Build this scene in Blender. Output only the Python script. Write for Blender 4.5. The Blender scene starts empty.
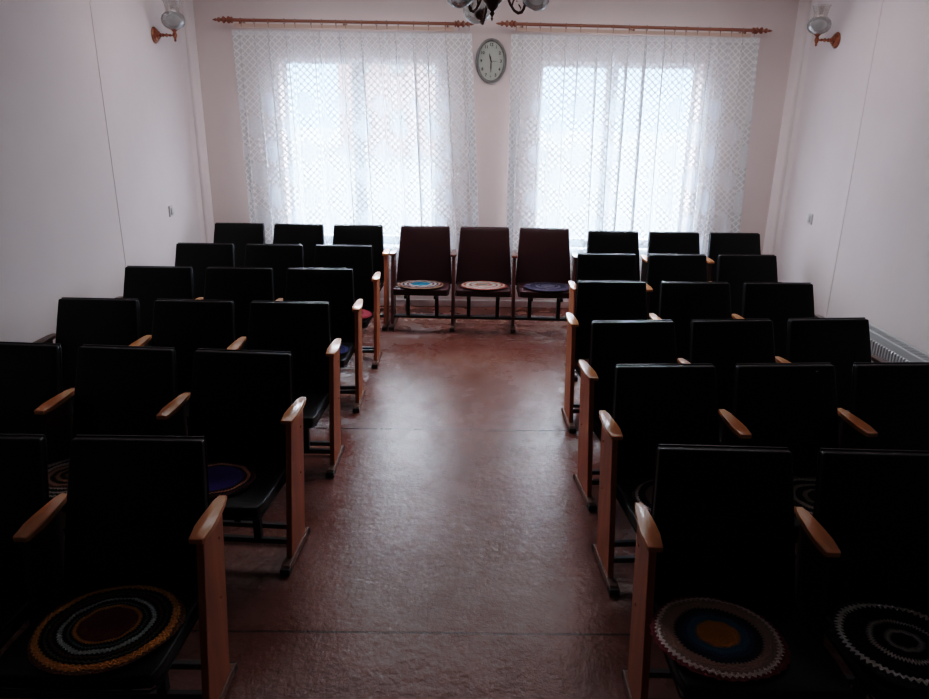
import bpy, bmesh, math, random
from mathutils import Vector, Matrix
random.seed(7)
PI = math.pi
scene = bpy.context.scene
col = scene.collection

# ------------------------------------------------------------------ materials
def new_mat(name):
    m = bpy.data.materials.new(name); m.use_nodes = True
    nt = m.node_tree; nt.nodes.clear()
    return m, nt, nt.nodes, nt.links

class N:
    """tiny node-graph helper"""
    def __init__(s, nt): s.nt = nt
    def n(s, t, **kw):
        x = s.nt.nodes.new(t)
        for k, v in kw.items():
            if k.startswith('_'): x.inputs[k[1:].replace('_', ' ')].default_value = v
            else: setattr(x, k, v)
        return x
    def l(s, a, b): s.nt.links.new(a, b)
    def math(s, op, a, b=None, c=None, clamp=False):
        x = s.nt.nodes.new('ShaderNodeMath'); x.operation = op; x.use_clamp = clamp
        for i, v in enumerate((a, b, c)):
            if v is None: continue
            if isinstance(v, (int, float)): x.inputs[i].default_value = v
            else: s.l(v, x.inputs[i])
        return x.outputs[0]
    def ramp(s, fac, stops, interp='LINEAR'):
        r = s.nt.nodes.new('ShaderNodeValToRGB'); r.color_ramp.interpolation = interp
        e = r.color_ramp.elements
        while len(e) < len(stops): e.new(0.5)
        for i, (p, c) in enumerate(stops):
            e[i].position = p; e[i].color = (*c, 1) if len(c) == 3 else c
        s.l(fac, r.inputs[0]); return r.outputs[0]

def principled(name, color, rough=.5, metal=0., noise=None, bump=None, coat=0., spec=.5, stretch=None, trans=0.):
    """color, optional (scale, dark factor) colour noise and (scale, strength) bump"""
    m, nt, ns, ls = new_mat(name); h = N(nt)
    out = h.n('ShaderNodeOutputMaterial'); b = h.n('ShaderNodeBsdfPrincipled')
    h.l(b.outputs[0], out.inputs[0])
    b.inputs['Base Color'].default_value = (*color, 1); b.inputs['Roughness'].default_value = rough
    b.inputs['Metallic'].default_value = metal; b.inputs['Coat Weight'].default_value = coat
    b.inputs['Coat Roughness'].default_value = .15
    b.inputs['Specular IOR Level'].default_value = spec
    b.inputs['Transmission Weight'].default_value = trans
    if noise or bump:
        tc = h.n('ShaderNodeTexCoord'); mp = h.n('ShaderNodeMapping'); h.l(tc.outputs['Object'], mp.inputs[0])
        if stretch: mp.inputs['Scale'].default_value = stretch
    if noise:
        t = h.n('ShaderNodeTexNoise'); t.inputs['Scale'].default_value = noise[0]; t.inputs['Detail'].default_value = 5
        h.l(mp.outputs[0], t.inputs['Vector'])
        d = noise[1]
        h.l(h.ramp(t.outputs['Fac'], [(.3, tuple(x*d for x in color)), (.7, color)]), b.inputs['Base Color'])
    if bump:
        t2 = h.n('ShaderNodeTexNoise'); t2.inputs['Scale'].default_value = bump[0]; t2.inputs['Detail'].default_value = 3
        h.l(mp.outputs[0], t2.inputs['Vector'])
        bp = h.n('ShaderNodeBump'); bp.inputs['Strength'].default_value = bump[1]; bp.inputs['Distance'].default_value = .01
        h.l(t2.outputs['Fac'], bp.inputs['Height']); h.l(bp.outputs[0], b.inputs['Normal'])
    return m

M = {}
M['wall'] = principled('wall_paint', (.80, .71, .70), .8, noise=(1.3, .93), bump=(14, .12))
M['back_wall'] = principled('back_wall_paint', (.80, .67, .645), .85, noise=(1.5, .95), bump=(14, .1))
M['near_wall'] = principled('dark_unseen_wall', (.07, .04, .03), .7, noise=(1.3, .8))  # unseen wall, darkened to cut bounce light on the seat fronts
M['ceiling'] = principled('ceiling_paint', (.82, .77, .75), .9, noise=(2, .96))
M['reveal'] = principled('window_reveal', (.75, .74, .74), .6, noise=(3, .97))
M['pvc'] = principled('window_plastic', (.8, .82, .85), .3, noise=(5, .97))
M['wood'] = principled('varnished_side_wood', (.55, .20, .10), .5, noise=(9, .55), bump=(30, .08), spec=.25, coat=.06, stretch=(1, 1, .12))
M['shaded_board'] = principled('shaded_board_wood', (.05, .02, .012), .5, noise=(9, .55), spec=.2, stretch=(1, 1, .12))  # darkened copy of the side wood, shade between seats put into the colour
M['shaded_arm'] = principled('shaded_arm_wood', (.09, .045, .03), .4, noise=(14, .6), spec=.3, stretch=(1, .15, 1))  # darkened copy of the arm wood, wall-side shade put into the colour
M['arm'] = principled('varnished_arm_wood', (.78, .32, .12), .36, noise=(14, .6), bump=(40, .25), coat=.45, spec=.45, stretch=(1, .15, 1))
M['dark_wood'] = principled('dark_stained_wood', (.13, .04, .03), .38, noise=(9, .6), coat=.3, stretch=(1, 1, .12))
M['dark_arm'] = principled('dark_stained_arm', (.19, .06, .035), .3, noise=(9, .6), coat=.6, stretch=(1, .15, 1))
M['skid'] = principled('worn_skid_wood', (.30, .17, .13), .5, noise=(20, .4), bump=(60, .2))
M['rail'] = principled('painted_rail', (.018, .010, .010), .45, noise=(20, .7))
M['vinyl'] = principled('black_vinyl', (.0035, .003, .0032), .36, noise=(5, .8), bump=(90, .12), spec=.18)
M['vinyl_edge'] = principled('black_vinyl_welt', (.010, .010, .010), .22, noise=(30, .8), spec=.45)
M['burgundy'] = principled('burgundy_vinyl', (.046, .015, .018), .36, noise=(5, .8), bump=(90, .12), spec=.3)
M['burgundy_edge'] = principled('burgundy_vinyl_welt', (.038, .014, .016), .26, noise=(30, .8), spec=.45)
M['bracket'] = principled('dark_steel', (.02, .018, .018), .4, metal=.6, noise=(20, .8))
M['rod'] = principled('reddish_wood_rod', (.30, .12, .075), .4, noise=(12, .7), coat=.3, stretch=(.2, 1, 1))
M['pale_rod'] = principled('pale_wood_track', (.68, .48, .38), .45, noise=(8, .9), stretch=(.2, 1, 1))
M['brass'] = principled('copper_brass', (.40, .15, .08), .35, metal=.55, noise=(60, .25), bump=(80, .4))
M['bronze'] = principled('dark_bronze', (.13, .075, .05), .34, metal=.6, noise=(30, .5))
M['radiator'] = principled('radiator_enamel', (.46, .48, .49), .35, noise=(4, .96))
M['rad_dark'] = principled('radiator_shadow', (.12, .12, .12), .6, noise=(4, .96))
M['switch'] = principled('switch_plastic', (.62, .58, .58), .4, noise=(9, .95))
M['switch_key'] = principled('switch_rocker', (.50, .46, .46), .35, noise=(9, .95))
M['clock_rim'] = principled('grey_clock_rim', (.20, .19, .18), .35, metal=.2, noise=(20, .85))
M['clock_face'] = principled('clock_face', (.74, .75, .71), .5, noise=(9, .97))
M['ink'] = principled('clock_ink', (.02, .02, .02), .5, noise=(9, .9))
M['concrete'] = principled('winter_lawn', (.10, .11, .12), .9, noise=(.5, .9))
M['pink_wall'] = principled('pink_facade', (.19, .145, .14), .9, noise=(.8, .92))
M['roof'] = principled('facade_roof', (.12,.12,.12), .8, noise=(1, .9))
M['dark_glass'] = principled('facade_glass', (.13,.14,.15), .6, noise=(2, .9))
M['bark'] = principled('bark', (.25, .22, .2), .9, noise=(6, .6), bump=(20, .5))

def glass_mat(name, tint=(1, 1, 1), gloss=.06):
    m, nt, ns, ls = new_mat(name); h = N(nt)
    out = h.n('ShaderNodeOutputMaterial'); t = h.n('ShaderNodeBsdfTransparent'); g = h.n('ShaderNodeBsdfGlossy')
    mx = h.n('ShaderNodeMixShader'); mx.inputs[0].default_value = gloss
    t.inputs[0].default_value = (*tint, 1); g.inputs['Roughness'].default_value = .02
    tc = h.n('ShaderNodeTexCoord'); no = h.n('ShaderNodeTexNoise'); no.inputs['Scale'].default_value = 2
    h.l(tc.outputs['Object'], no.inputs['Vector'])
    h.l(h.ramp(no.outputs['Fac'], [(.3, tuple(x*.97 for x in tint)), (.7, tint)]), t.inputs[0])
    h.l(t.outputs[0], mx.inputs[1]); h.l(g.outputs[0], mx.inputs[2]); h.l(mx.outputs[0], out.inputs[0])
    return m
M['glass'] = glass_mat('window_glass', (.95, .98, 1))
M['clear_glass'] = glass_mat('clear_lamp_glass', (.90, .88, .86), .16)
M['clock_glass'] = glass_mat('clock_glass', (.97, .98, .97), .05)

def shade_mat(name):
    """thin milky glass: part transparent, part translucent, glossy skin"""
    m, nt, ns, ls = new_mat(name); h = N(nt)
    out = h.n('ShaderNodeOutputMaterial')
    t = h.n('ShaderNodeBsdfTransparent'); t.inputs[0].default_value = (.92, .94, .93, 1)
    tr = h.n('ShaderNodeBsdfTranslucent'); tr.inputs[0].default_value = (.62, .62, .62, 1)
    df = h.n('ShaderNodeBsdfDiffuse'); df.inputs[0].default_value = (.62, .61, .61, 1)
    g = h.n('ShaderNodeBsdfGlossy'); g.inputs['Roughness'].default_value = .12
    a = h.n('ShaderNodeMixShader'); a.inputs[0].default_value = .5
    h.l(tr.outputs[0], a.inputs[1]); h.l(df.outputs[0], a.inputs[2])
    lw = h.n('ShaderNodeLayerWeight'); lw.inputs['Blend'].default_value = .35
    tc = h.n('ShaderNodeTexCoord'); no = h.n('ShaderNodeTexNoise'); no.inputs['Scale'].default_value = 9
    h.l(tc.outputs['Object'], no.inputs['Vector'])
    f = h.math('ADD', h.math('MULTIPLY', lw.outputs['Facing'], .4), h.math('MULTIPLY', no.outputs['Fac'], 1.0), clamp=True)
    b = h.n('ShaderNodeMixShader'); h.l(f, b.inputs[0]); h.l(t.outputs[0], b.inputs[1]); h.l(a.outputs[0], b.inputs[2])
    c = h.n('ShaderNodeMixShader'); h.l(h.math('MULTIPLY_ADD', lw.outputs['Fresnel'], .4, .02, clamp=True), c.inputs[0])
    h.l(b.outputs[0], c.inputs[1]); h.l(g.outputs[0], c.inputs[2]); h.l(c.outputs[0], out.inputs[0])
    return m
M['shade'] = shade_mat('milky_glass')

def floor_mat():
    m, nt, ns, ls = new_mat('painted_board_floor'); h = N(nt)
    out = h.n('ShaderNodeOutputMaterial'); b = h.n('ShaderNodeBsdfPrincipled'); h.l(b.outputs[0], out.inputs[0])
    tc = h.n('ShaderNodeTexCoord'); P = tc.outputs['Object']
    sep = h.n('ShaderNodeSeparateXYZ'); h.l(P, sep.inputs[0]); X, Y = sep.outputs[0], sep.outputs[1]
    def noise(sc, det=4, rough=.55):
        t = h.n('ShaderNodeTexNoise'); t.inputs['Scale'].default_value = sc; t.inputs['Detail'].default_value = det
        t.inputs['Roughness'].default_value = rough; h.l(P, t.inputs['Vector']); return t.outputs['Fac']
    big, mid, fine = noise(1.1), noise(7), noise(55, 3)
    base = h.ramp(h.math('ADD', h.math('MULTIPLY', big, .6), h.math('MULTIPLY', mid, .4)),
                  [(.32, (.135, .052, .038)), (.5, (.19, .076, .056)), (.7, (.245, .103, .077))])
    # joints between the floor boards, across the room
    w = h.math('MULTIPLY_ADD', noise(2.5), .012, Y)
    j = h.math('ABSOLUTE', h.math('SUBTRACT', h.math('PINGPONG', h.math('SUBTRACT', w, 4.259 - 1.88*10), .94), 0))
    joint = h.math('LESS_THAN', j, .0055)
    jx = h.math('LESS_THAN', h.math('ABSOLUTE', h.math('SUBTRACT', X, 1.9)), .003)
    joint = h.math('MAXIMUM', joint, jx)
    spots = h.math('MULTIPLY_ADD', noise(16, 2), 12, -8.6, clamp=True)
    mix = h.n('ShaderNodeMix', data_type='RGBA'); h.l(h.math('MULTIPLY', joint, .85), mix.inputs['Factor']); h.l(base, mix.inputs[6])
    mix.inputs[7].default_value = (.03, .015, .012, 1)
    mix2 = h.n('ShaderNodeMix', data_type='RGBA'); h.l(h.math('MULTIPLY', spots, .6), mix2.inputs['Factor']); h.l(mix.outputs[2], mix2.inputs[6])
    mix2.inputs[7].default_value = (.07, .03, .022, 1)
    h.l(mix2.outputs[2], b.inputs['Base Color'])
    h.l(h.ramp(h.math('MULTIPLY_ADD', mid, .5, h.math('MULTIPLY', big, .5)), [(.3, (.20,)*3), (.7, (.34,)*3)]), b.inputs['Roughness'])
    b.inputs['Specular IOR Level'].default_value = .42
    # lumpy, crackled paint
    vo = h.n('ShaderNodeTexVoronoi'); vo.feature = 'DISTANCE_TO_EDGE'; vo.inputs['Scale'].default_value = 38
    h.l(P, vo.inputs['Vector'])
    crack = h.math('MULTIPLY', h.math('LESS_THAN', vo.outputs['Distance'], .05), h.math('MULTIPLY_ADD', noise(2.6, 3), 7, -3.3, clamp=True))
    hgt = h.math('SUBTRACT', h.math('ADD', h.math('MULTIPLY', noise(24, 4, .65), 1.0), h.math('MULTIPLY', fine, .28)), h.math('MULTIPLY', crack, .12))
    hgt = h.math('SUBTRACT', hgt, h.math('MULTIPLY', joint, 1.2))
    bp = h.n('ShaderNodeBump'); bp.inputs['Strength'].default_value = .6; bp.inputs['Distance'].default_value = .006
    h.l(hgt, bp.inputs['Height']); h.l(bp.outputs[0], b.inputs['Normal'])
    return m
M['floor'] = floor_mat()

def lace_mat():
    m, nt, ns, ls = new_mat('white_lace'); h = N(nt)
    out = h.n('ShaderNodeOutputMaterial')
    uv = h.n('ShaderNodeUVMap'); sep = h.n('ShaderNodeSeparateXYZ'); h.l(uv.outputs[0], sep.inputs[0])
    U, V = sep.outputs[0], sep.outputs[1]
    pos = h.n('ShaderNodeCombineXYZ'); h.l(U, pos.inputs[0]); h.l(V, pos.inputs[1])
    no = h.n('ShaderNodeTexNoise'); no.inputs['Scale'].default_value = 28; h.l(pos.outputs[0], no.inputs['Vector'])
    wob = h.math('MULTIPLY_ADD', no.outputs['Fac'], .016, -.008)
    c = .060
    a1 = h.math('DIVIDE', h.math('ADD', h.math('ADD', U, V), wob), c)
    a2 = h.math('DIVIDE', h.math('ADD', h.math('SUBTRACT', U, V), wob), c)
    def line(a, wd):                       # distance from the nearest integer, in cells
        return h.math('LESS_THAN', h.math('PINGPONG', h.math('ADD', a, 100), .5), wd)
    lat = h.math('MAXIMUM', line(a1, .10), line(a2, .10))
    # small rings of thread in the cells
    f1 = h.math('SUBTRACT', h.math('FRACT', h.math('ADD', a1, 100)), .5); f2 = h.math('SUBTRACT', h.math('FRACT', h.math('ADD', a2, 100)), .5)
    rr = h.math('SQRT', h.math('ADD', h.math('MULTIPLY', f1, f1), h.math('MULTIPLY', f2, f2)))
    node = h.math('GREATER_THAN', rr, .62)
    dot = h.math('LESS_THAN', rr, .15)
    # large medallions: diamonds of the small lattice and, between them, sheer cloth with dots
    D = .42
    b1 = h.math('PINGPONG', h.math('ADD', h.math('DIVIDE', h.math('ADD', U, V), D), 50), .5)
    b2 = h.math('PINGPONG', h.math('ADD', h.math('DIVIDE', h.math('SUBTRACT', U, V), D), 50.2), .5)
    med = h.math('MULTIPLY', h.math('GREATER_THAN', b1, .23), h.math('GREATER_THAN', b2, .20))
    low = h.math('LESS_THAN', V, 2.02)
    med = h.math('MULTIPLY', med, low)
    edge = h.math('MAXIMUM', h.math('LESS_THAN', h.math('ABSOLUTE', h.math('SUBTRACT', b1, .23)), .013), h.math('LESS_THAN', h.math('ABSOLUTE', h.math('SUBTRACT', b2, .20)), .013))
    edge = h.math('MULTIPLY', h.math('MULTIPLY', edge, low), .6)
    inv = h.math('SUBTRACT', 1, med)
    thr = h.math('MAXIMUM', h.math('MULTIPLY', h.math('MAXIMUM', lat, node), inv), h.math('MULTIPLY', dot, med))
    thr = h.math('MAXIMUM', thr, edge)
    # plain band under the heading
    plain = h.math('GREATER_THAN', V, 2.50)
    base = h.math('ADD', h.math('MULTIPLY', med, .20), h.math('MULTIPLY_ADD', plain, .15, LACE_BASE))
    alpha = h.math('MAXIMUM', h.math('MULTIPLY', thr, .97), base, clamp=True)
    t = h.n('ShaderNodeBsdfTransparent')
    tr = h.n('ShaderNodeBsdfTranslucent'); tr.inputs[0].default_value = (.62, .74, .90, 1)
    df = h.n('ShaderNodeBsdfDiffuse'); df.inputs[0].default_value = (.86, .86, .86, 1)
    a = h.n('ShaderNodeMixShader'); h.l(h.math('MULTIPLY_ADD', thr, .993-.84, .84), a.inputs[0])
    h.l(tr.outputs[0], a.inputs[1]); h.l(df.outputs[0], a.inputs[2])
    x = h.n('ShaderNodeMixShader'); h.l(alpha, x.inputs[0]); h.l(t.outputs[0], x.inputs[1]); h.l(a.outputs[0], x.inputs[2])
    h.l(x.outputs[0], out.inputs[0])
    return m
LACE_BASE = .66
M['lace'] = lace_mat()

def ring_mat(name, rings, ang=0., stitch=1.0):
    """crochet mat: coloured rings by radius (object space, metres) with knobbly stitches"""
    m, nt, ns, ls = new_mat(name); h = N(nt)
    out = h.n('ShaderNodeOutputMaterial'); b = h.n('ShaderNodeBsdfPrincipled'); h.l(b.outputs[0], out.inputs[0])
    tc = h.n('ShaderNodeTexCoord'); sep = h.n('ShaderNodeSeparateXYZ'); h.l(tc.outputs['Object'], sep.inputs[0])
    X, Y = sep.outputs[0], sep.outputs[1]
    no = h.n('ShaderNodeTexNoise'); no.inputs['Scale'].default_value = 9; no.inputs['Detail'].default_value = 2
    h.l(tc.outputs['Object'], no.inputs['Vector'])
    r = h.math('SQRT', h.math('ADD', h.math('MULTIPLY', X, X), h.math('MULTIPLY', Y, Y)))
    th = h.math('ARCTAN2', Y, X)
    saw = h.math('MULTIPLY', h.math('SINE', h.math('MULTIPLY', th, 64)), .0022*stitch)
    r = h.math('ADD', h.math('ADD', r, saw), h.math('MULTIPLY_ADD', no.outputs['Fac'], .018, -.009))
    f = h.math('DIVIDE', r, .25)
    h.l(h.ramp(f, [(p/.25, c) for p, c in rings], 'CONSTANT'), b.inputs['Base Color'])
    b.inputs['Roughness'].default_value = .95; b.inputs['Specular IOR Level'].default_value = .15
    hg = h.math('MULTIPLY', h.math('SINE', h.math('MULTIPLY', r, 2*PI/.0125)), h.math('SINE', h.math('MULTIPLY', th, 80)))
    bp = h.n('ShaderNodeBump'); bp.inputs['Strength'].default_value = .9; bp.inputs['Distance'].default_value = .003
    h.l(hg, bp.inputs['Height']); h.l(bp.outputs[0], b.inputs['Normal'])
    return m

# ------------------------------------------------------------------ mesh helpers
def mesh_obj(name, bm, mat, parent=None, smooth=False, loc=None):
    me = bpy.data.meshes.new(name); bm.normal_update(); bm.to_mesh(me); bm.free()
    if mat: me.materials.append(mat)
    if smooth:
        for p in me.polygons: p.use_smooth = True
        try: me.set_sharp_from_angle(angle=math.radians(40))
        except Exception: pass
    o = bpy.data.objects.new(name, me); col.objects.link(o)
    if parent: o.parent = parent
    if loc: o.location = loc
    return o

def box(bm, x0, x1, y0, y1, z0, z1, bev=0., seg=2):
    r = bmesh.ops.create_cube(bm, size=1)
    for v in r['verts']:
        v.co = Vector((x0+(v.co.x+.5)*(x1-x0), y0+(v.co.y+.5)*(y1-y0), z0+(v.co.z+.5)*(z1-z0)))
    if bev > 0:
        es = list({e for v in r['verts'] for e in v.link_edges})
        bmesh.ops.bevel(bm, geom=es, offset=bev, segments=seg, affect='EDGES', profile=.5)
def hexa(bm, pts, bev=0., seg=2):
    """pts: 4 bottom + 4 top corners in matching order"""
    vs = [bm.verts.new(p) for p in pts]
    fs = [(0,3,2,1),(4,5,6,7),(0,1,5,4),(1,2,6,5),(2,3,7,6),(3,0,4,7)]
    for f in fs: bm.faces.new([vs[i] for i in f])
    if bev > 0:
        es = list({e for v in vs for e in v.link_edges})
        bmesh.ops.bevel(bm, geom=es, offset=bev, segments=seg, affect='EDGES', profile=.5)
def prism(bm, outline, z0, z1, bev=0., axis='z'):
    """outline list of 2-D points extruded between z0 and z1"""
    def P(a, b, c):
        return (a, b, c) if axis == 'z' else ((c, a, b) if axis == 'x' else (a, c, b))
    lo = [bm.verts.new(P(a, b, z0)) for a, b in outline]; hi = [bm.verts.new(P(a, b, z1)) for a, b in outline]
    n = len(outline); F = []
    F.append(bm.faces.new(lo[::-1])); F.append(bm.faces.new(hi))
    for i in range(n): F.append(bm.faces.new([lo[i], lo[(i+1) % n], hi[(i+1) % n], hi[i]]))
    if bev > 0:
        es = list(F[0].edges)+list(F[1].edges)
        bmesh.ops.bevel(bm, geom=es, offset=bev, segments=2, affect='EDGES', profile=.5)
    bmesh.ops.recalc_face_normals(bm, faces=bm.faces)
def lathe(bm, prof, n=24, mat=Matrix(), cap=True):
    """prof [(r,z)...] about z, moved by mat"""
    rings = []
    for r, z in prof:
        if r < 1e-5: rings.append([bm.verts.new(mat @ Vector((0, 0, z)))])
        else: rings.append([bm.verts.new(mat @ Vector((r*math.cos(2*PI*i/n), r*math.sin(2*PI*i/n), z))) for i in range(n)])
    for a, b in zip(rings, rings[1:]):
        if len(a) == 1 and len(b) == 1: continue
        for i in range(n):
            j = (i+1) % n
            if len(a) == 1: bm.faces.new([a[0], b[j], b[i]])
            elif len(b) == 1: bm.faces.new([a[i], a[j], b[0]])
            else: bm.faces.new([a[i], a[j], b[j], b[i]])
    if cap:
        if len(rings[0]) > 1: bm.faces.new(rings[0][::-1])
        if len(rings[-1]) > 1: bm.faces.new(rings[-1])
    bmesh.ops.recalc_face_normals(bm, faces=bm.faces)
def tube(bm, pts, rad, n=10):
    """tube through 3-D points; rad number or list"""
    pts = [Vector(p) for p in pts]; rings = []
    up = Vector((0, 0, 1))
    for i, p in enumerate(pts):
        d = (pts[min(i+1, len(pts)-1)]-pts[max(i-1, 0)]).normalized()
        a = d.cross(up)
        if a.length < 1e-3: a = d.cross(Vector((1, 0, 0)))
        a.normalize(); b = a.cross(d)
        r = rad[i] if isinstance(rad, (list, tuple)) else rad
        rings.append([bm.verts.new(p+a*r*math.cos(2*PI*k/n)+b*r*math.sin(2*PI*k/n)) for k in range(n)])
    for A, B in zip(rings, rings[1:]):
        for i in range(n): bm.faces.new([A[i], A[(i+1) % n], B[(i+1) % n], B[i]])
    bm.faces.new(rings[0][::-1]); bm.faces.new(rings[-1])
    bmesh.ops.recalc_face_normals(bm, faces=bm.faces)
def empty(name, loc=(0, 0, 0), rz=0):
    o = bpy.data.objects.new(name, None); col.objects.link(o); o.location = loc; o.rotation_euler = (0, 0, rz)
    o.empty_display_size = .1; return o
def tag(o, label, cat, group=None):
    o['label'] = label; o['category'] = cat
    if group: o['group'] = group
    return o
def struct(o): o['kind'] = 'structure'; return o
def copy_tree(o, parent=None):
    c = o.copy(); col.objects.link(c)
    if parent: c.parent = parent
    for ch in list(o.children): copy_tree(ch, c)
    return c
B = bmesh.new

# ------------------------------------------------------------------ the room
YB = 7.2            # inner face of the window wall
XL, XR = -2.47, 3.05
ZC = 3.0
YN = -1.6
WIN = [(-1.69, -.225, .62, 2.325), (.72, 2.21, .62, 2.325)]
bm = B(); box(bm, XL-.4, XR+.4, YN-.2, YB+.35, -.1, 0)
struct(mesh_obj('floor', bm, M['floor']))
bm = B(); box(bm, XL-.4, XR+.4, YN-.2, YB+.35, ZC, ZC+.15)
struct(mesh_obj('ceiling', bm, M['ceiling']))
bm = B()
xs = [XL-.4, WIN[0][0], WIN[0][1], WIN[1][0], WIN[1][1], XR+.4]
zs = [0, WIN[0][2], WIN[0][3], ZC]
for i in range(5):
    for k in range(3):
        if k == 1 and i in (1, 3): continue
        box(bm, xs[i], xs[i+1], YB, YB+.32, zs[k], zs[k+1])
bmesh.ops.remove_doubles(bm, verts=bm.verts, dist=1e-4)
struct(mesh_obj('wall_back', bm, M['back_wall']))
# side walls: the far bay stands 1 cm proud of the near bay, leaving the vertical crack
def side_wall(name, s, x, yc, flare):
    b = B()
    t = .35
    far = [(x, YB+.32), (x, yc), (x+s*.3, yc), (x+s*.3, YB+.32)]
    near = [(x+s*.003, yc), (x+s*flare, YN-.2), (x+s*(t), YN-.2), (x+s*t, yc)]
    for o in (far, near):
        if s < 0: o = o[::-1]
        prism(b, o, 0, ZC)
    struct(mesh_obj(name, b, M['wall']))
side_wall('wall_left', -1, XL, 5.34, .06)
side_wall('wall_right', 1, XR, 5.87, .08)
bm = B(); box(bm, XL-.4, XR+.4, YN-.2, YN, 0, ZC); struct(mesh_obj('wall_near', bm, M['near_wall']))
# boxed corners, rounded at the inner edge
for nm, s, x in (('trim_1', 1, XL), ('trim_2', -1, XR)):
    b = B(); w = .055; d = .24; r = .03
    ol = [(x, YB), (x, YB-d)]
    for k in range(6):
        a = PI/2*k/5
        ol.append((x+s*(w-r+r*math.sin(a)), YB-d+.05+r-r*math.cos(a)))
    ol.append((x+s*w, YB))
    if s < 0: ol = ol[::-1]
    prism(b, ol, 0, ZC)
    struct(mesh_obj(nm, b, M['wall'], smooth=True))
for nm, x0, x1, y0, y1 in (('baseboard_back', XL+.056, XR-.056, YB-.02, YB), ('baseboard_left', XL, XL+.018, 5.4, YB-.25), ('baseboard_right', XR-.018, XR, 5.9, YB-.25)):
    b = B(); box(b, x0, x1, y0, y1, 0, .07, .004); struct(mesh_obj(nm, b, M['wall']))

# windows: outer frame with reveal board, two sashes each with its pane
MUL = [-.99, 1.41]
for i, (x0, x1, z0, z1) in enumerate(WIN):
    w = struct(empty('window_%d' % (i+1), ((x0+x1)/2, YB+.2, z0)))
    cx = (x0+x1)/2
    def fr(b, a0, a1, c0, c1, t, y0, y1, bev=.004):
        box(b, a0-cx, a0+t-cx, y0, y1, c0-z0, c1-z0, bev); box(b, a1-t-cx, a1-cx, y0, y1, c0-z0, c1-z0, bev)
        box(b, a0+t-cx, a1-t-cx, y0, y1, c0-z0, c0+t-z0, bev); box(b, a0+t-cx, a1-t-cx, y0, y1, c1-t-z0, c1-z0, bev)
    b = B(); fr(b, x0-.035, x1+.035, z0-.03, z1+.035, .045, 0, .07)
    m = MUL[i]; box(b, m-.022-cx, m+.022-cx, 0, .07, .02, z1-z0-.02, .004)
    struct(mesh_obj('window_frame', b, M['pvc'], w))
    for a0, a1 in ((x0-.005, m-.018), (m+.018, x1+.005)):
        b = B(); fr(b, a0, a1, z0+.01, z1+.005, .042, -.02, .045)
        s = struct(mesh_obj('sash', b, M['pvc'], w))
        b = B(); box(b, a0+.038-cx, a1-.038-cx, .012, .018, .048, z1-z0-.034)
        struct(mesh_obj('pane', b, M['glass'], s))
    b = B(); box(b, x0-.06-cx, x1+.06-cx, -.28, 0, -.035, 0, .01)
    struct(mesh_obj('window_sill', b, M['pvc'], w))

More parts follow.
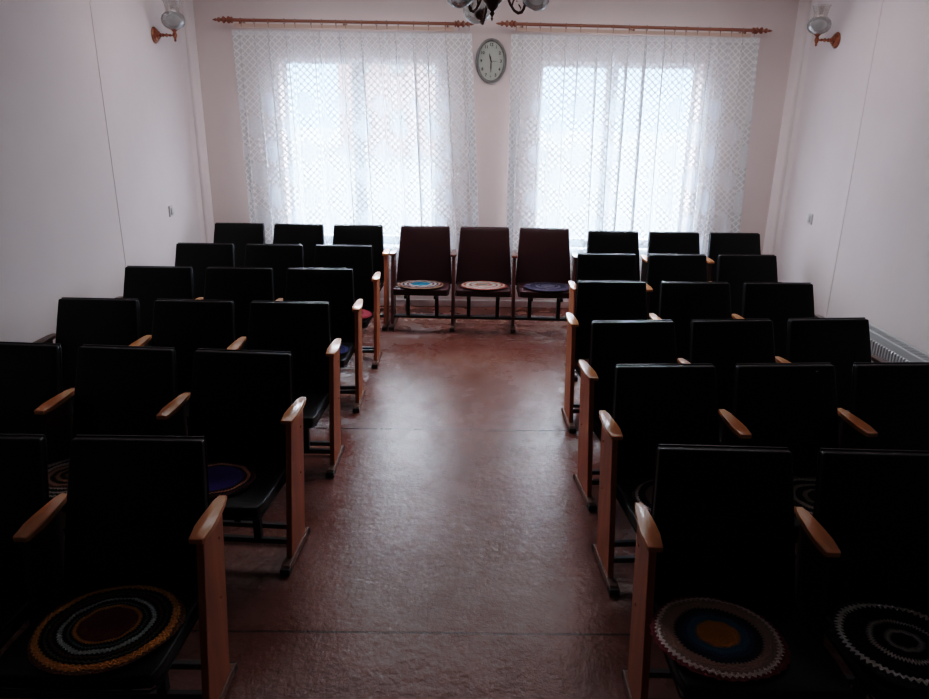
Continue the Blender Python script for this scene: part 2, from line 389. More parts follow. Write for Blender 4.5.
# ------------------------------------------------------------------ curtains, rods
RX = [[-2.055, -1.96, -1.842, -1.721, -1.579, -1.485, -1.343, -1.249, -1.124, -1.04, -.897, -.767, -.676, -.576, -.439, -.309, -.16, -.039, .05, .085],
      [.43, .466, .557, .679, .773, .907, 1.037, 1.189, 1.326, 1.466, 1.621, 1.78, 1.871, 1.971, 2.072, 2.178, 2.276, 2.376, 2.474, 2.58, 2.62]]
DRIFT = [(.055, .10), (.0, .06)]     # how far the left and right edges wander at the hem
def curtain(k, label):
    xs = RX[k]; x0, x1 = xs[0], xs[-1]; rnd = random.Random(11+k)
    ztop, zbot = 2.545, .22
    nz = 44
    cols = []        # (x at top, fold weight, sign seed)
    us = []
    amp = [rnd.uniform(.7, 1.25) for _ in xs]; dr = [rnd.uniform(-.030, .030) for _ in xs]; wd = [rnd.uniform(.8, 1.5) for _ in xs]
    ph = [rnd.uniform(0, 6.28) for _ in xs]
    # sample positions: denser around the rings
    S = []
    for i in range(len(xs)-1):
        g = xs[i+1]-xs[i]; n = max(8, int(g/.0042))
        for j in range(n): S.append(xs[i]+g*j/n)
    S.append(x1)
    def pt(x, f):                       # f: 0 top .. 1 hem
        y = 0; dx = 0; sg = 1 if k == 0 else -1
        for q, a, d_, w_, p_ in zip(xs, amp, dr, wd, ph):
            t = (x-q)/(.016+.014*f*w_)
            if abs(t) < 4:
                e = math.exp(-t*t)
                y -= (.012+.015*f)*a*e
            w5 = (.056+.014*f)*w_**.5; t = (x-q)/w5
            if abs(t) < 4:
                e = math.exp(-t*t); y -= (.032+.014*f)*a*t*e*sg; dx -= (1.75+.25*a)*(x-q)*e
            dx += d_*f*math.exp(-((x-q)/.09)**2)
        y += .010*math.sin(x*37+f*1.5+k)*(.4+f) + .006*math.sin(x*91+f*3)*(.3+f)
        s = (x-x0)/(x1-x0)
        X = x+dx+f*(DRIFT[k][0]*(1-s)*(1 if k == 0 else 0)+DRIFT[k][1]*s)
        return X, y
    b = B(); uvl = b.loops.layers.uv.new('UVMap')
    rows = []; U = []
    acc = 0; prev = None
    for x in S:
        X, y = pt(x, .45)
        if prev: acc += math.hypot(X-prev[0], y-prev[1])
        prev = (X, y); U.append(acc)
    for r in range(nz+1):
        f = r/nz; z = ztop+(zbot-ztop)*f
        row = []
        for x in S:
            X, y = pt(x, f)
            sc = .008*abs(math.sin(PI*(x-x0)/.11)) if r == 0 else 0
            row.append(b.verts.new((X, y, z-sc)))
        rows.append(row)
    for r in range(nz):
        for i in range(len(S)-1):
            fc = b.faces.new([rows[r][i], rows[r][i+1], rows[r+1][i+1], rows[r+1][i]]); fc.smooth = True
            for lp, (rr, ii) in zip(fc.loops, ((r, i), (r, i+1), (r+1, i+1), (r+1, i))):
                lp[uvl].uv = (U[ii], ztop+(zbot-ztop)*rr/nz)
    o = mesh_obj('lace_curtain', b, M['lace'], loc=(0, 7.065, 0))
    for p in o.data.polygons: p.use_smooth = True
    # heading tape
    b = B()
    pts = [(pt(x, 0)[0], pt(x, 0)[1], 2.541) for x in S[::3]]
    tube(b, pts, .0045, 6)
    mesh_obj('heading_tape', b, M['lace_tape'], o)
    tag(o, label, 'curtain', 'lace curtains over the two windows')
M['lace_tape'] = principled('curtain_tape', (.72, .70, .70), .8, noise=(20, .9))
curtain(0, 'white diamond-patterned lace curtain over the window left of the clock')
curtain(1, 'white diamond-patterned lace curtain over the window right of the clock')

def curtain_rod(k, xa, xb, za, zb, label):
    y = 7.05
    root = empty('curtain_rod', ((xa+xb)/2, y, (za+zb)/2)); root.rotation_euler = (0, -math.atan2(zb-za, xb-xa), 0)
    L = (xb-xa)/2-.18
    RXm = Matrix.Rotation(PI/2, 4, 'Y')
    b = B(); lathe(b, [(.0145, -L), (.0145, L)], 16, RXm); mesh_obj('pole', b, M['rod'], root, True)
    prof = [(.0145, 0), (.026, .002), (.028, .012), (.018, .018), (.030, .028), (.031, .040), (.017, .050), (.015, .060), (.028, .072), (.029, .084), (.014, .094), (.011, .104), (.022, .116), (.022, .126), (.010, .138), (.013, .150), (.004, .175), (0, .178)]
    for s in (-1, 1):
        if k == 0 and s == 1: pass
        b = B(); lathe(b, prof, 18, Matrix.Translation((s*L, 0, 0)) @ Matrix.Rotation(s*PI/2, 4, 'Y'))
        mesh_obj('finial', b, M['rod'], root, True)
    b = B(); box(b, -L+.0, L-.0, .022, .045, -.056, -.024, .003); mesh_obj('curtain_track', b, M['pale_rod'], root)
    for s in (-1, 0, 1):
        b = B(); box(b, s*(L-.06)-.008, s*(L-.06)+.008, -.002, YB-y, -.03, -.014, .003)
        lathe(b, [(.018, 0), (.018, .012)], 14, Matrix.Translation((s*(L-.06), YB-y-.014, -.022)) @ Matrix.Rotation(-PI/2, 4, 'X'))
        mesh_obj('bracket', b, M['rod'], root)
    b0 = B()
    n1, n2 = 20, 8
    vv = [[b0.verts.new(((.0032*math.cos(2*PI*j/n2)), (.0215+.0032*math.sin(2*PI*j/n2))*math.cos(2*PI*i/n1), (.0215+.0032*math.sin(2*PI*j/n2))*math.sin(2*PI*i/n1))) for j in range(n2)] for i in range(n1)]
    for i in range(n1):
        for j in range(n2): b0.faces.new([vv[i][j], vv[(i+1) % n1][j], vv[(i+1) % n1][(j+1) % n2], vv[i][(j+1) % n2]])
    tube(b0, [(0, .0, -.024), (.002, .003, -.036), (0, .006, -.050)], .002, 6)
    first = mesh_obj('ring', b0, M['rod'], root, True)
    xs = RX[k][1:-1]
    for i, x in enumerate(xs):
        c = first if i == 0 else first.copy()
        if i: col.objects.link(c); c.parent = root
        c.location = (x-(xa+xb)/2, 0, -.005); c.rotation_euler = (0, 0, random.uniform(-.25, .25))
    tag(root, label, 'curtain rod', 'turned wooden curtain rods')
curtain_rod(0, -2.21, .10, 2.622, 2.617, 'reddish wooden curtain rod with turned finials over the window left of the clock')
curtain_rod(1, .282, 2.737, 2.626, 2.600, 'reddish wooden curtain rod with turned finials over the window right of the clock')

# ------------------------------------------------------------------ wall clock
ck = empty('wall_clock', (.256, YB, 2.322))
def oval(b, rx, rz, y0, y1, n=48, irx=None, irz=None, bulge=0):
    pass
n = 56
b = B()       # rim: swept profile around the ellipse
prof = [(-.000, 0), (.006, -.020), (.0, -.030), (-.012, -.034), (-.020, -.026), (-.023, -.014)]
rg = []
for i in range(n):
    a = 2*PI*i/n
    rg.append([b.verts.new(((.137+d)*math.cos(a), y, (.188+d)*math.sin(a))) for d, y in prof])
for i in range(n):
    for j in range(len(prof)-1): b.faces.new([rg[i][j], rg[(i+1) % n][j], rg[(i+1) % n][j+1], rg[i][j+1]])
bmesh.ops.recalc_face_normals(b, faces=b.faces)
mesh_obj('rim', b, M['clock_rim'], ck, True)
b = B(); prism(b, [(.118*math.cos(2*PI*i/n), .169*math.sin(2*PI*i/n)) for i in range(n)], -.012, 0, axis='y'); mesh_obj('face', b, M['clock_face'], ck)
def text_obj(s, size, mat, parent, loc):
    cu = bpy.data.curves.new('num', 'FONT'); cu.body = s; cu.size = size; cu.align_x = 'CENTER'; cu.align_y = 'CENTER'; cu.extrude = .0004; cu.offset = .0014
    t = bpy.data.objects.new('numeral', cu); col.objects.link(t)
    dg = bpy.context.evaluated_depsgraph_get(); me = bpy.data.meshes.new_from_object(t.evaluated_get(dg))
    bpy.data.objects.remove(t)
    for v in me.vertices: v.co = Vector((v.co.x, -v.co.z, v.co.y))
    me.materials.clear(); me.materials.append(mat)
    o = bpy.data.objects.new('numeral', me); col.objects.link(o); o.parent = parent; o.location = loc
    return o
for hnum in range(1, 13):
    a = PI/2-hnum*PI/6
    text_obj(str(hnum), .036, M['ink'], ck, (.090*math.cos(a), -.0128, .138*math.sin(a)))
def hand(nm, ang, ln, w, y, back=.012):
    b = B(); prism(b, [(-w*.6, -back), (w*.6, -back), (w, ln*.55), (w*.3, ln), (-w*.3, ln), (-w, ln*.55)], y, y+.001, axis='y')
    o = mesh_obj(nm, b, M['ink'], ck); o.rotation_euler = (0, ang, 0)
hand('hour_hand', math.radians(-15), .066, .0075, -.016)
hand('minute_hand', math.radians(180), .096, .0055, -.018)
hand('second_hand', math.radians(92), .060, .002, -.0195)
b = B(); prism(b, [(.119*math.cos(2*PI*i/n), .170*math.sin(2*PI*i/n)) for i in range(n)], -.0225, -.021, axis='y'); mesh_obj('clock_glass', b, M['clock_glass'], ck)
tag(ck, 'oval grey-rimmed wall clock between the two curtained windows', 'clock')

# ------------------------------------------------------------------ glass lamp shade profile (open tulip with round bowl)
def shade_bm(sc=1.0, wave=0.0, tall=True):
    prof = [(.020, .000), (.040, .006), (.070, .022), (.090, .050), (.094, .080), (.084, .108), (.064, .126), (.056, .132)]
    if tall == 2: prof = [(.055, .131), (.053, .142), (.056, .165), (.060, .190), (.066, .212), (.074, .224)]
    b = B(); n = 32; rings = []
    for i, (r, z) in enumerate(prof):
        wv = wave*max(0, (z-.13)/.1)
        rings.append([b.verts.new((sc*r*(1+wv*math.cos(8*2*PI*k/n))*math.cos(2*PI*k/n), sc*r*(1+wv*math.cos(8*2*PI*k/n))*math.sin(2*PI*k/n), sc*z)) for k in range(n)])
    for A, C in zip(rings, rings[1:]):
        for k in range(n): b.faces.new([A[k], A[(k+1) % n], C[(k+1) % n], C[k]])
    bmesh.ops.solidify(b, geom=b.faces[:], thickness=-.0025)
    bmesh.ops.recalc_face_normals(b, faces=b.faces)
    return b

# ------------------------------------------------------------------ wall sconces
def sconce(x, s, y, z, label):
    """s = direction from the wall into the room"""
    r = empty('wall_sconce', (x, y, z)); r.rotation_euler = (0, 0, 0 if s > 0 else PI)
    RM = Matrix.Rotation(PI/2, 4, 'Y')
    b = B(); lathe(b, [(.062, 0), (.064, .006), (.058, .014), (.050, .018), (.047, .026), (.034, .032), (.030, .042), (.018, .048), (.014, .060), (0, .061)], 28, RM)
    mesh_obj('wall_plate', b, M['brass'], r, True)
    b = B(); lathe(b, [(.008, .05), (.008, .062), (.015, .068), (.015, .076), (.007, .082), (.012, .092), (.017, .100), (.012, .108), (.006, .114), (.011, .122), (.011, .130), (.007, .140), (.007, .16)], 16, RM)
    mesh_obj('arm', b, M['brass'], r, True)
    b = B(); lathe(b, [(0, -.050), (.006, -.046), (.011, -.038), (.008, -.028), (.014, -.016), (.019, .0), (.016, .014), (.012, .024), (.020, .034), (.030, .042), (.030, .048), (0, .049)], 20, Matrix.Translation((.165, 0, 0)))
    mesh_obj('lamp_holder', b, M['brass'], r, True)
    mesh_obj('lamp_shade', shade_bm(.98, .06), M['shade'], r, True, loc=(.165, 0, .040))
    mesh_obj('glass_chimney', shade_bm(.98, .10, 2), M['clear_glass'], r, True, loc=(.165, 0, .040))
    b = B(); lathe(b, [(.012, 0), (.012, .03), (.022, .055), (.027, .08), (.020, .105), (0, .115)], 16, Matrix.Translation((.165, 0, .05)))
    mesh_obj('bulb', b, M['shade'], r, True)
    tag(r, label, 'wall lamp', 'copper wall lamps with glass shades')
sconce(XL, 1, 6.37, 2.440, 'copper wall lamp with open glass shade on left side wall')
sconce(XR, -1, 6.48, 2.487, 'copper wall lamp with open glass shade on right side wall')

# ------------------------------------------------------------------ chandelier
ch = empty('chandelier', (.160, 4.5, 2.405))
b = B(); lathe(b, [(0, .0), (.004, .004), (.008, .014), (.004, .022), (.010, .030), (.016, .042), (.010, .050), (.022, .060), (.034, .074), (.040, .086), (.052, .098), (.058, .115), (.050, .135), (.060, .145), (.060, .155), (.036, .170), (.020, .185), (.013, .205), (.020, .225), (.013, .25), (.008, .27), (.008, .52), (.022, .54), (.050, .555), (.060, .58), (.060, .595), (0, .595)], 28)
mesh_obj('central_stem', b, M['bronze'], ch, True)
for i, a in enumerate((107.5, -28, 227.5)):
    t = math.radians(a); c, s = math.cos(t), math.sin(t)
    P = lambda r, z: (c*r, s*r, z)
    dz = -.035 if i == 0 else 0
    P = lambda r, z: (c*r, s*r, z+dz*min(1, r/.16))
    b = B(); tube(b, [P(.045, .125), P(.075, .132), (P(.095, .112)), P(.112, .080), P(.135, .050), P(.160, .036), P(.180, .040), P(.192, .056), P(.198, .078)], [.008, .008, .0075, .0075, .008, .009, .009, .008, .008], 10)
    tube(b, [P(.120, .072), P(.128, .098), P(.140, .112), P(.150, .106), P(.148, .094)], [.005, .005, .0045, .004, .006], 8)
    tube(b, [P(.165, .038), P(.175, .060), P(.160, .080)], [.005, .0045, .004], 8)
    arm = mesh_obj('arm', b, M['bronze'], ch, True)
    tilt = Matrix.Translation(P(.200, .085)) @ Matrix.Rotation(.95, 4, Vector((-s, c, 0)))
    b = B(); lathe(b, [(.008, -.012), (.016, -.006), (.030, .004), (.034, .014), (.028, .018), (0, .018)], 20, tilt)
    mesh_obj('lamp_holder', b, M['bronze'], arm, True)
    o = mesh_obj('lamp_shade', shade_bm(.95, .06), M['shade'], arm, True); o.matrix_local = tilt
tag(ch, 'dark bronze chandelier with three open glass shades hanging before the clock', 'chandelier')

# ------------------------------------------------------------------ switches, radiator
def switch(x, s, y, z, label):
    r = empty('light_switch', (x, y, z)); r.rotation_euler = (0, 0, 0 if s > 0 else PI)
    b = B(); box(b, 0, .012, -.036, .036, -.045, .045, .004); mesh_obj('switch_plate', b, M['switch'], r)
    b = B(); hexa(b, [(.012, -.016, -.028), (.022, -.016, -.028), (.022, .016, -.028), (.012, .016, -.028), (.012, -.016, .028), (.016, -.016, .028), (.016, .016, .028), (.012, .016, .028)], .001)
    mesh_obj('rocker', b, M['switch_key'], r)
    tag(r, label, 'switch', 'light switches on the side walls')
switch(XL, 1, 6.29, 1.055, 'small pale light switch on left side wall below lamp')
switch(XR, -1, 6.42, 1.045, 'small pale light switch on right side wall below lamp')

rd = empty('radiator', (3.03, 4.55, 0)); y0, y1 = -.95, .68
RZ0, RZ1 = .12, .475
b = B(); box(b, -.115, -.100, y0, y1, RZ0, RZ1-.02, .004)
k = int((y1-y0-.06)/.034)
for i in range(k):
    yy = y0+.03+i*.034
    hexa(b, [(-.124, yy+.006, RZ0+.03), (-.114, yy, RZ0+.02), (-.114, yy+.024, RZ0+.02), (-.124, yy+.018, RZ0+.03), (-.124, yy+.006, RZ1-.06), (-.114, yy, RZ1-.05), (-.114, yy+.024, RZ1-.05), (-.124, yy+.018, RZ1-.06)])
mesh_obj('front_panel', b, M['radiator'], rd)
b = B(); box(b, -.030, -.015, y0, y1, RZ0, RZ1-.02, .004); mesh_obj('rear_panel', b, M['radiator'], rd)
b = B(); box(b, -.118, -.098, y0-.004, y1+.004, RZ1-.022, RZ1, .004); box(b, -.030, -.010, y0-.004, y1+.004, RZ1-.022, RZ1, .004)
for i in range(int((y1-y0)/.03)): box(b, -.1, -.028, y0+i*.03, y0+i*.03+.014, RZ1-.010, RZ1-.004)
mesh_obj('top_grille', b, M['radiator'], rd)
for yy in (y0, y1-.004):
    b = B(); box(b, -.116, -.014, yy, yy+.006, RZ0, RZ1-.012, .001); mesh_obj('side_panel', b, M['radiator'], rd)
b = B(); box(b, -.10, -.03, y0+.02, y1-.02, RZ0+.03, RZ1-.06); mesh_obj('convector_fins', b, M['rad_dark'], rd)
for yy in (y0+.25, y1-.25):
    b = B(); box(b, -.09, -.05, yy-.015, yy+.015, 0, RZ0+.04, .003); box(b, -.11, -.03, yy-.03, yy+.03, 0, .008, .002); mesh_obj('foot', b, M['radiator'], rd)
tag(rd, 'white ribbed panel radiator low on right side wall behind the seats', 'radiator')

# ------------------------------------------------------------------ seat rows
PITCH = .55
def make_row(wood, armm, vin, edge):
    root = empty('theater_seat_row')
    for i in range(4):
        x = i*PITCH; t = .0125
        # side board: narrow plank, leaning back
        b = B()
        hexa(b, [(x-t, -.380, .035), (x+t, -.380, .035), (x+t, -.160, .035), (x-t, -.160, .035),
                 (x-t, -.262, .651), (x+t, -.262, .651), (x+t, -.070, .651), (x-t, -.070, .651)], .003)
        wd = M['shaded_board'] if 0 < i < 3 and wood is M['wood'] else wood
        for (yy, zz) in ((-.13, .57), (-.17, .36)):
            for sgn in (-1, 1): lathe(b, [(.006, 0), (.006, .002), (.003, .004), (0, .004)], 10, Matrix.Translation((x+sgn*t, yy, zz)) @ Matrix.Rotation(sgn*PI/2, 4, 'Y'))
        board = mesh_obj('side_board', b, wd, root)
        ol = [(-.014, -.020), (-.020, -.060), (-.028, -.160), (-.030, -.220), (-.026, -.286), (-.021, -.295), (.021, -.295), (.026, -.286), (.030, -.220), (.028, -.160), (.020, -.060), (.014, -.020)]
        b = B(); prism(b, [(x+a, c) for a, c in ol], .651, .671, .005)
        mesh_obj('armrest', b, armm, board, True)
        b = B()
        prism(b, [(-.450, 0), (-.450, .030), (-.435, .040), (-.130, .040), (-.110, .028), (-.110, .012), (-.12, .012), (-.135, 0), (-.155, .0), (-.165, .012), (-.38, .012), (-.39, 0)][::-1], x-.020, x+.020, .003, axis='x')
        mesh_obj('floor_skid', b, M['skid'], board)
        b = B(); box(b, x-.022, x+.022, -.458, -.410, 0, .032, .005); mesh_obj('skid_end', b, M['rail'], board)
        b = B(); box(b, x-.021, x+.021, -.140, -.104, 0, .030, .005); mesh_obj('skid_end', b, M['rail'], board)
    for yy, zz in ((-.165, .055), (-.345, .095)):
        b = B(); box(b, .013, 3*PITCH-.013, yy-.012, yy+.012, zz, zz+.024, .003); mesh_obj('crossbar', b, M['rail'], root)
    for i in range(3):
        cx = (i+.5)*PITCH
        # seat: padded slab, domed, front lip
        b = B(); nx, ny = 14, 14; hw = .245
        def top(u, v):
            x_ = hw*u; y_ = -.150-.470*v
            return x_, y_, .398+.028*v+.010*(1-abs(u)**2.5)*(1-(2*v-1)**4)
        T = [[None]*(ny+1) for _ in range(nx+1)]; Bt = [[None]*(ny+1) for _ in range(nx+1)]
        for a in range(nx+1):
            for c in range(ny+1):
                u = -1+2*a/nx; v = c/ny
                # round the corners a little
                uu = u*(1-.05*max(0, (v-.8)/.2)**2)
                x_, y_, z_ = top(uu, v)
                T[a][c] = b.verts.new((cx+x_, y_+(.012*u*u if v > .7 else 0)*1, z_))
                Bt[a][c] = b.verts.new((cx+x_*.985, y_+(.012*u*u if v > .7 else 0)+(.006 if c == ny else 0), z_-.052-(.010*(1-abs(u)**2.5)*(1-(2*v-1)**4))))
        for a in range(nx):
            for c in range(ny):
                b.faces.new([T[a][c], T[a][c+1], T[a+1][c+1], T[a+1][c]]); b.faces.new([Bt[a][c], Bt[a+1][c], Bt[a+1][c+1], Bt[a][c+1]])
        for a in range(nx):
            b.faces.new([T[a][0], T[a+1][0], Bt[a+1][0], Bt[a][0]]); b.faces.new([T[a][ny], Bt[a][ny], Bt[a+1][ny], T[a+1][ny]])
        for c in range(ny):
            b.faces.new([T[0][c], Bt[0][c], Bt[0][c+1], T[0][c+1]]); b.faces.new([T[nx][c], T[nx][c+1], Bt[nx][c+1], Bt[nx][c]])
        bmesh.ops.recalc_face_normals(b, faces=b.faces)
        es = [e for e in b.edges if len(e.link_faces) == 2 and e.calc_face_angle(0) > .9]
        bmesh.ops.bevel(b, geom=es, offset=.009, segments=3, affect='EDGES', profile=.5)
        seat = mesh_obj('seat', b, vin, root, True)
        b = B()     # welt round the seat edge
        loop = [(-.243, -.16), (-.243, -.595), (-.225, -.616), (0, -.622), (.225, -.616), (.243, -.595), (.243, -.16)]
        tube(b, [(cx+x_, y_, .398+.028*((-.15-y_)/.47)-.046) for x_, y_ in loop], .004, 6); mesh_obj('welt', b, edge, seat, True)
        for sgn in (-1, 1):
            b = B(); box(b, cx+sgn*.13-.016, cx+sgn*.13+.016, -.36, -.325, .118, .352, .003); box(b, cx+sgn*.13-.014, cx+sgn*.13+.014, -.56, -.20, .328, .352, .003)
            mesh_obj('seat_bracket', b, M['bracket'], root)
        # backrest: tapered padded panel, reclined
        b = B(); nz = 14; nx = 12; th = .042
        F = []; K = []
        for c in range(nz+1):
            v = c/nz; z = .372+(.875-.372)*v; y = -.150+.150*v**.92-.012*math.sin(PI*v)
            w = .252-.029*min(1, v/1.0) if True else 0
            w = .254+(.2225-.254)*v
            fr, kr = [], []
            for a in range(nx+1):
                u = -1+2*a/nx
                puff = .008*(1-abs(u)**3)*(1-abs(2*v-1)**4)
                fr.append(b.verts.new((cx+w*u, y-th/2-puff, z))); kr.append(b.verts.new((cx+w*u, y+th/2+puff*.5, z-.004)))
            F.append(fr); K.append(kr)
        for c in range(nz):
            for a in range(nx):
                b.faces.new([F[c][a], F[c][a+1], F[c+1][a+1], F[c+1][a]]); b.faces.new([K[c][a], K[c+1][a], K[c+1][a+1], K[c][a+1]])
            b.faces.new([F[c][0], F[c+1][0], K[c+1][0], K[c][0]]); b.faces.new([F[c][nx], K[c][nx], K[c+1][nx], F[c+1][nx]])
        for a in range(nx):
            b.faces.new([F[0][a], K[0][a], K[0][a+1], F[0][a+1]]); b.faces.new([F[nz][a], F[nz][a+1], K[nz][a+1], K[nz][a]])
        bmesh.ops.recalc_face_normals(b, faces=b.faces)
        es = [e for e in b.edges if len(e.link_faces) == 2 and e.calc_face_angle(0) > .9]
        bmesh.ops.bevel(b, geom=es, offset=.007, segments=3, affect='EDGES', profile=.5)
        bk = mesh_obj('backrest', b, vin, root, True)
        b = B(); pts = []
        for v in [0, .2, .4, .6, .8, .97]: pts.append((-(.254-.0315*v), v))
        pts = pts+[(-.219, 1.0), (.219, 1.0)]+[(-x_, v) for x_, v in pts[::-1]]
        tube(b, [(cx+x_, -.150+.150*v**.92-.012*math.sin(PI*v)+.015, .372+.503*v-.002) for x_, v in pts], .0042, 6)
        mesh_obj('welt', b, edge, bk, True)
    return root

black = make_row(M['wood'], M['arm'], M['vinyl'], M['vinyl_edge'])
burg = make_row(M['dark_wood'], M['dark_arm'], M['burgundy'], M['burgundy_edge'])
ROWS = {   # aisle-edge x, y of the backrest tops, turn, label
 'L1': (-.818, 2.281, -.003, 'front row of black padded seats, gold-ringed mat on its aisle seat'),
 'L2': (-.721, 3.179, -.068, 'row of three black padded seats with purple-centred mat on its aisle seat'),
 'L3': (-.698, 4.064, -.016, 'third row of black padded seats from the camera, left of aisle, bare aisle seat'),
 'L4': (-.687, 4.95, .007, 'fourth row of black padded seats left of aisle, dark blue mat beside its arm'),
 'L5': (-.656, 5.801, 0, 'row of black padded seats with pinkish red mat beside its aisle arm'),
 'L6': (-.673, 6.789, -.013, 'row of three black padded seats touching the curtain, left of the burgundy seats'),
 'R6': (1.107, 6.64, -.005, 'row of three black padded seats touching the curtain, right of the burgundy seats'),
 'R5': (.851, 5.581, .032, 'second row of black padded seats from the window, right of aisle'),
 'R4': (.713, 4.672, .018, 'third row of black padded seats from the window, right of aisle'),
 'R3': (.653, 3.743, .087, 'row of three black padded seats right of aisle, beside the radiator end'),
 'R2': (.646, 3.064, .054, 'second row of black padded seats from the camera, right of aisle'),
 'R1': (.631, 2.264, -.032, 'front row of black padded seats, orange-centred mat on aisle seat'),
}
def frame(key):
    if key == 'B': x, y, a = -.605, 6.795, -.03; s = 1
    else: x, y, a, _ = ROWS[key]; s = -1 if key[0] == 'L' else 1
    ox, oy = (x, y) if s > 0 else (x-1.65*math.cos(a), y-1.65*math.sin(a))
    return ox, oy, a, s
def seat_pt(key, i, dx=0, dy=-.40):
    ox, oy, a, s = frame(key)
    lx = (i+.5)*PITCH if s > 0 else (2.5-i)*PITCH
    lx += dx
    return ox+lx*math.cos(a)-dy*math.sin(a), oy+lx*math.sin(a)+dy*math.cos(a)
placed = []
for i, (k, (x, y, a, lab)) in enumerate(ROWS.items()):
    o = black if i == 0 else copy_tree(black)
    ox, oy, a, s = frame(k); o.location = (ox, oy, 0); o.rotation_euler = (0, 0, a)
    tag(o, lab, 'theater seats', 'rows of joined black seats')
    placed.append((k, o))
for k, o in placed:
    outer = 0 if k[0] == 'L' else 3        # wall-side board and arm carry their shade in the colour
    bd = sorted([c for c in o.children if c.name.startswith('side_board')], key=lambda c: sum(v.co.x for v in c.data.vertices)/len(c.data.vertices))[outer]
    for c, m_ in [(bd, 'shaded_board')]+[(c, 'shaded_arm') for c in bd.children if c.name.startswith('armrest')]:
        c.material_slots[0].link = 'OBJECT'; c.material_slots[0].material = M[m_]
ox, oy, a, s = frame('B'); burg.location = (ox, oy, 0); burg.rotation_euler = (0, 0, a)
tag(burg, 'row of three burgundy padded seats with dark wood arms under the clock', 'theater seats')

# ------------------------------------------------------------------ crocheted seat mats
def mat_obj(key, i, dx, dy, rad, rings, label, name='crochet_seat_mat', scal=0., poly=0, ax=1., rot=0., stitch=1.):
    x, y = seat_pt(key, i, dx, dy)
    b = B(); nr, na = 14, 96; rnd = random.Random(hash(label) % 1000 if False else len(label)*7+i)
    p1, p2 = rnd.uniform(0, 6), rnd.uniform(0, 6)
    rowsv = []
    cT = b.verts.new((0, 0, .010)); cB = b.verts.new((0, 0, .0))
    def R(t):
        w = 1+.015*math.sin(3*t+p1)+.012*math.sin(5*t+p2)
        if poly: w *= 1+.045*math.cos(poly*t+.4)
        return rad*w*(1+scal*math.cos(34*t))
    for j in range(1, nr+1):
        f = j/nr; rr = []
        for q in range(na):
            t = 2*PI*q/na; r_ = rad*f+(R(t)-rad)*f**4
            z = .010+.0016*math.cos(j*PI)+.0015*math.sin(9*t+j)
            if j == nr: z = .004
            rr.append(b.verts.new((r_*math.cos(t)*ax, r_*math.sin(t), z)))
        rowsv.append(rr)
    low = [b.verts.new((v.co.x*.985, v.co.y*.985, 0)) for v in rowsv[-1]]
    for q in range(na):
        q2 = (q+1) % na
        b.faces.new([cT, rowsv[0][q], rowsv[0][q2]]); b.faces.new([cB, low[q2], low[q]])
        for A, C in zip(rowsv, rowsv[1:]): b.faces.new([A[q], C[q], C[q2], A[q2]])
        b.faces.new([rowsv[-1][q], low[q], low[q2], rowsv[-1][q2]])
    bmesh.ops.recalc_face_normals(b, faces=b.faces)
    m = ring_mat('wool_'+label.split()[0], rings, stitch=stitch)
    z = .409+.0596*(-.150-dy)
    o = mesh_obj(name, b, m, smooth=True, loc=(x, y, z+.0035))
    a = frame(key)[2]
    o.rotation_euler = (-.055, 0, a+rot)
    tag(o, label, 'seat mat', 'crocheted seat mats')
    return o
K = (.012, .011, .012); W = (.62, .60, .58); gold = (.80, .36, .08); dred = (.24, .045, .045); tan = (.52, .32, .24)
mat_obj('L1', 0, .020, -.405, .220, [(0, dred), (.080, (.15, .035, .02)), (.084, gold), (.096, K), (.106, (.16, .25, .27)), (.112, K), (.125, (.62, .74, .74)), (.138, K), (.150, (.14, .07, .05)), (.158, K), (.167, (.14, .14, .10)), (.173, K), (.186, gold), (.208, (.2, .08, .04))],
        'black round crochet mat with gold and pale rings around a dark red centre')
mat_obj('L2', 0, -.02, -.40, .175, [(0, (.08, .06, .34)), (.120, (.05, .02, .05)), (.135, (.65, .30, .18)), (.150, K), (.160, (.10, .03, .03)), (.172, K)],
        'purple-blue round crochet mat with an orange-brown ring near its edge')
mat_obj('L2', 1, -.07, -.42, .20, [(0, (.30, .12, .07)), (.04, K), (.06, (.45, .22, .12)), (.075, K), (.095, (.45, .24, .16)), (.115, (.1, .03, .03)), (.13, (.5, .42, .38)), (.145, K), (.165, (.42, .36, .33)), (.180, K), (.192, (.45, .4, .36))],
        'brown and cream ringed crochet mat half hidden behind the front left backrests')
mat_obj('L4', 0, .03, -.42, .20, [(0, (.03, .04, .10)), (.1, (.02, .02, .05)), (.16, (.04, .05, .13))],
        'dark blue crochet mat glimpsed beside the fourth left aisle armrest')
mat_obj('L5', 0, .05, -.44, .215, [(0, (.30, .04, .06)), (.08, (.22, .03, .05)), (.15, (.5, .09, .12)), (.20, (.3, .05, .07))],
        'pinkish red crochet mat glimpsed beside the fifth left aisle armrest')
mat_obj('B', 0, -.005, -.46, .205, [(0, (.03, .24, .42)), (.085, (.55, .5, .48)), (.105, (.16, .03, .04)), (.125, (.62, .58, .56)), (.142, (.05, .03, .06)), (.160, (.42, .30, .25)), (.175, (.12, .03, .03)), (.190, (.30, .18, .12))],
        'round crochet mat with bright blue centre and white rings on burgundy seat', scal=.01)
mat_obj('B', 1, 0, -.44, .205, [(0, (.40, .34, .30)), (.05, (.50, .16, .10)), (.08, (.6, .55, .5)), (.11, (.35, .12, .10)), (.13, (.62, .56, .52)), (.155, (.45, .10, .06)), (.175, (.55, .45, .40)), (.19, (.32, .08, .06))],
        'round crochet mat with red and cream rings on middle burgundy seat', scal=.01)
mat_obj('B', 2, .02, -.44, .215, [(0, (.16, .15, .19)), (.06, (.05, .045, .075)), (.09, (.14, .13, .17)), (.11, (.04, .035, .06)), (.16, (.07, .06, .09))],
        'dark violet and grey crochet mat on burgundy seat right of the middle')
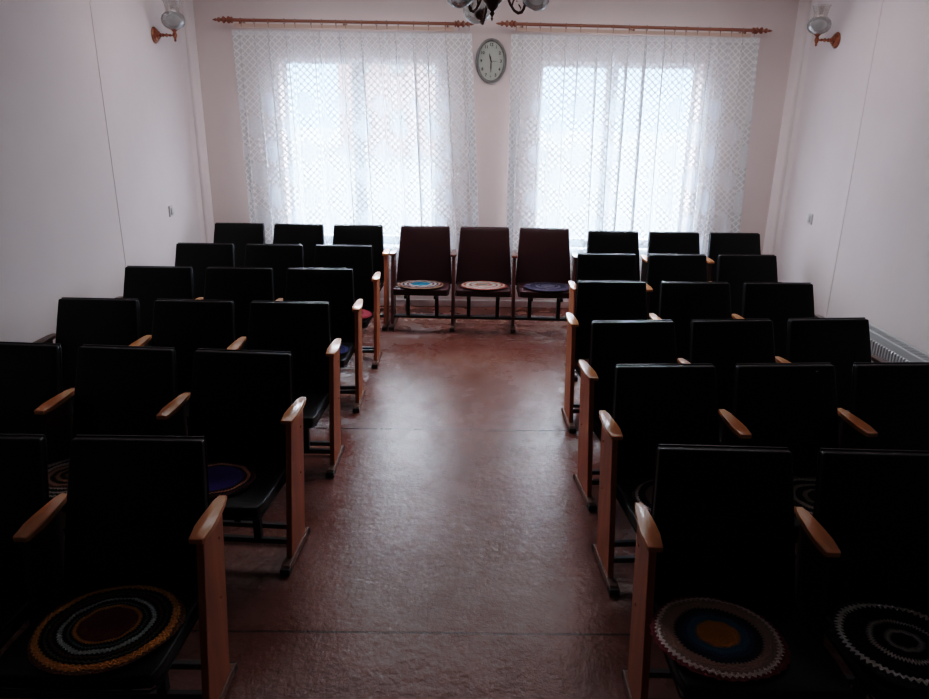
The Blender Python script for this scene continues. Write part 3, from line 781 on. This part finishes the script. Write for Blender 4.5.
mat_obj('R1', 0, -.085, -.400, .203, [(0, (1.0, .36, .03)), (.065, (.06, .19, .32)), (.092, (.035, .07, .16)), (.108, (.02, .03, .06)), (.132, tan), (.160, (.42, .28, .22)), (.174, (.85, .72, .66)), (.188, (.28, .05, .06))],
        'round crochet mat with orange centre, blue ring and tan scalloped rim', scal=.018, stitch=1.7)
mat_obj('R1', 1, -.070, -.405, .212, [(0, K), (.040, (.85, .82, .78)), (.052, K), (.090, (.8, .78, .74)), (.104, K), (.172, (.95, .95, .9)), (.190, (.05, .05, .05))],
        'black crochet mat with thin jagged white rings beside the orange-centred mat', poly=6, scal=.012, stitch=2.4)
mat_obj('R2', 0, -.01, -.40, .20, [(0, K), (.12, (.2, .12, .12)), (.15, K), (.180, (.55, .48, .48)), (.192, (.1, .06, .06))],
        'dark crochet mat with pale rim showing behind the front right aisle armrest')
mat_obj('R2', 1, .03, -.42, .21, [(0, K), (.06, (.3, .25, .2)), (.08, K), (.11, (.35, .3, .25)), (.13, K), (.165, (.42, .38, .33)), (.18, K), (.195, (.40, .36, .32))],
        'dark crochet mat with cream rings between the two front right backrests')
mat_obj('R4', 0, -.075, -.40, .185, [(0, (.10, .04, .04)), (.10, (.16, .06, .05)), (.16, (.22, .10, .08))],
        'reddish brown crochet mat glimpsed beside the right aisle armrest of the third row from window')

# ------------------------------------------------------------------ outside
bm = B(); box(bm, -60, 60, YB+.4, 80, -1.1, -1.0); struct(mesh_obj('ground', bm, M['concrete']))
hb = empty('apartment_building', (-1.5, 42, -1))
b = B(); box(b, -5.2, 5.0, 0, 8, 0, 8.5); mesh_obj('facade', b, M['pink_wall'], hb)
b = B(); prism(b, [(-5.6, 8.5), (5.4, 8.5), (4.4, 10.2), (-4.6, 10.2)], -.4, 8.4, axis='y'); mesh_obj('roof', b, M['roof'], hb)
for zz in (1.2, 4.2, 6.6):
    for q in range(5):
        b = B(); box(b, -4.4+q*1.9, -3.4+q*1.9, -.05, .1, zz, zz+1.3); f = mesh_obj('window', b, M['pink_wall'], hb)
        b = B(); box(b, -4.32+q*1.9, -3.48+q*1.9, -.07, -.04, zz+.08, zz+1.22); mesh_obj('pane', b, M['dark_glass'], f)
tag(hb, 'pale pink building outside seen faintly through the window lace', 'building')

# ------------------------------------------------------------------ light
w = bpy.data.worlds.new('overcast'); scene.world = w; w.use_nodes = True
nt = w.node_tree; nt.nodes.clear(); h = N(nt)
out = h.n('ShaderNodeOutputWorld'); bg = h.n('ShaderNodeBackground'); h.l(bg.outputs[0], out.inputs[0])
tc = h.n('ShaderNodeTexCoord'); sp = h.n('ShaderNodeSeparateXYZ'); h.l(tc.outputs['Generated'], sp.inputs[0])
h.l(h.ramp(sp.outputs[2], [(0.05, (.100, .134, .180)), (.26, (.90, .95, 1.0))]), bg.inputs[0])
bg.inputs[1].default_value = SKY = 60
for i, (x0, x1, z0, z1) in enumerate(WIN):
    la = bpy.data.lights.new('window_portal', 'AREA'); la.shape = 'RECTANGLE'; la.size = x1-x0; la.size_y = z1-z0
    la.cycles.is_portal = True
    lo = bpy.data.objects.new('window_portal', la); col.objects.link(lo)
    lo.location = ((x0+x1)/2, YB+.31, (z0+z1)/2); lo.rotation_euler = (-PI/2, 0, 0)
def area(name, loc, rot, sx, sy, power, color, spread=180):
    la = bpy.data.lights.new(name, 'AREA'); la.shape = 'RECTANGLE'; la.size = sx; la.size_y = sy; la.energy = power; la.color = color; la.spread = math.radians(spread)
    o = bpy.data.objects.new(name, la); col.objects.link(o); o.location = loc; o.rotation_euler = rot
area('added_ceiling_fill', (.3, 5.6, 2.96), (math.radians(4), 0, 0), 4.4, 1.2, 38, (1, .94, .94))  # added fill lamp above the view, brightens the walls
# ------------------------------------------------------------------ camera
f, pit, yaw, rol, H = 734.26, .32787878, .00734885, .01477462, 1.98554847
cp, spn = math.cos(pit), math.sin(pit); cy, sy = math.cos(yaw), math.sin(yaw)
fw = Vector((sy*cp, cy*cp, -spn)); r = Vector((cy, -sy, 0)); u = r.cross(fw)
c_, s_ = math.cos(rol), math.sin(rol)
r2 = r*c_+u*s_; u2 = u*c_-r*s_
cam = bpy.data.cameras.new('camera'); co = bpy.data.objects.new('camera', cam); col.objects.link(co)
m = Matrix((r2, u2, -fw)).transposed().to_4x4(); m.translation = (0, 0, H); co.matrix_world = m
cam.sensor_width = 36; cam.lens = f/929*36; cam.sensor_fit = 'HORIZONTAL'; cam.clip_start = .05; cam.clip_end = 300
scene.camera = co
scene.view_settings.view_transform = 'Standard'
scene.view_settings.look = 'None'
scene.view_settings.exposure = 0
vs = scene.view_settings; vs.use_curve_mapping = True; cm = vs.curve_mapping     # film curve: soft shoulder, firm toe
WL = 4.0
cm.white_level = (WL, WL, WL)
cu = cm.curves[3]
CP = [(.02, .011), (.10, .11), (.30, .31), (.60, .52), (1.0, .70), (2.0, .90)]
cu.points[0].location = (0, 0); cu.points[1].location = (1, 1)
for a, b in CP: cu.points.new(a/WL, b)
cm.update()
scene.cycles.use_denoising = True
scene.cycles.max_bounces = 10; scene.cycles.diffuse_bounces = 5; scene.cycles.transparent_max_bounces = 16
scene.cycles.sample_clamp_indirect = 6
scene.cycles.caustics_reflective = False; scene.cycles.caustics_refractive = False
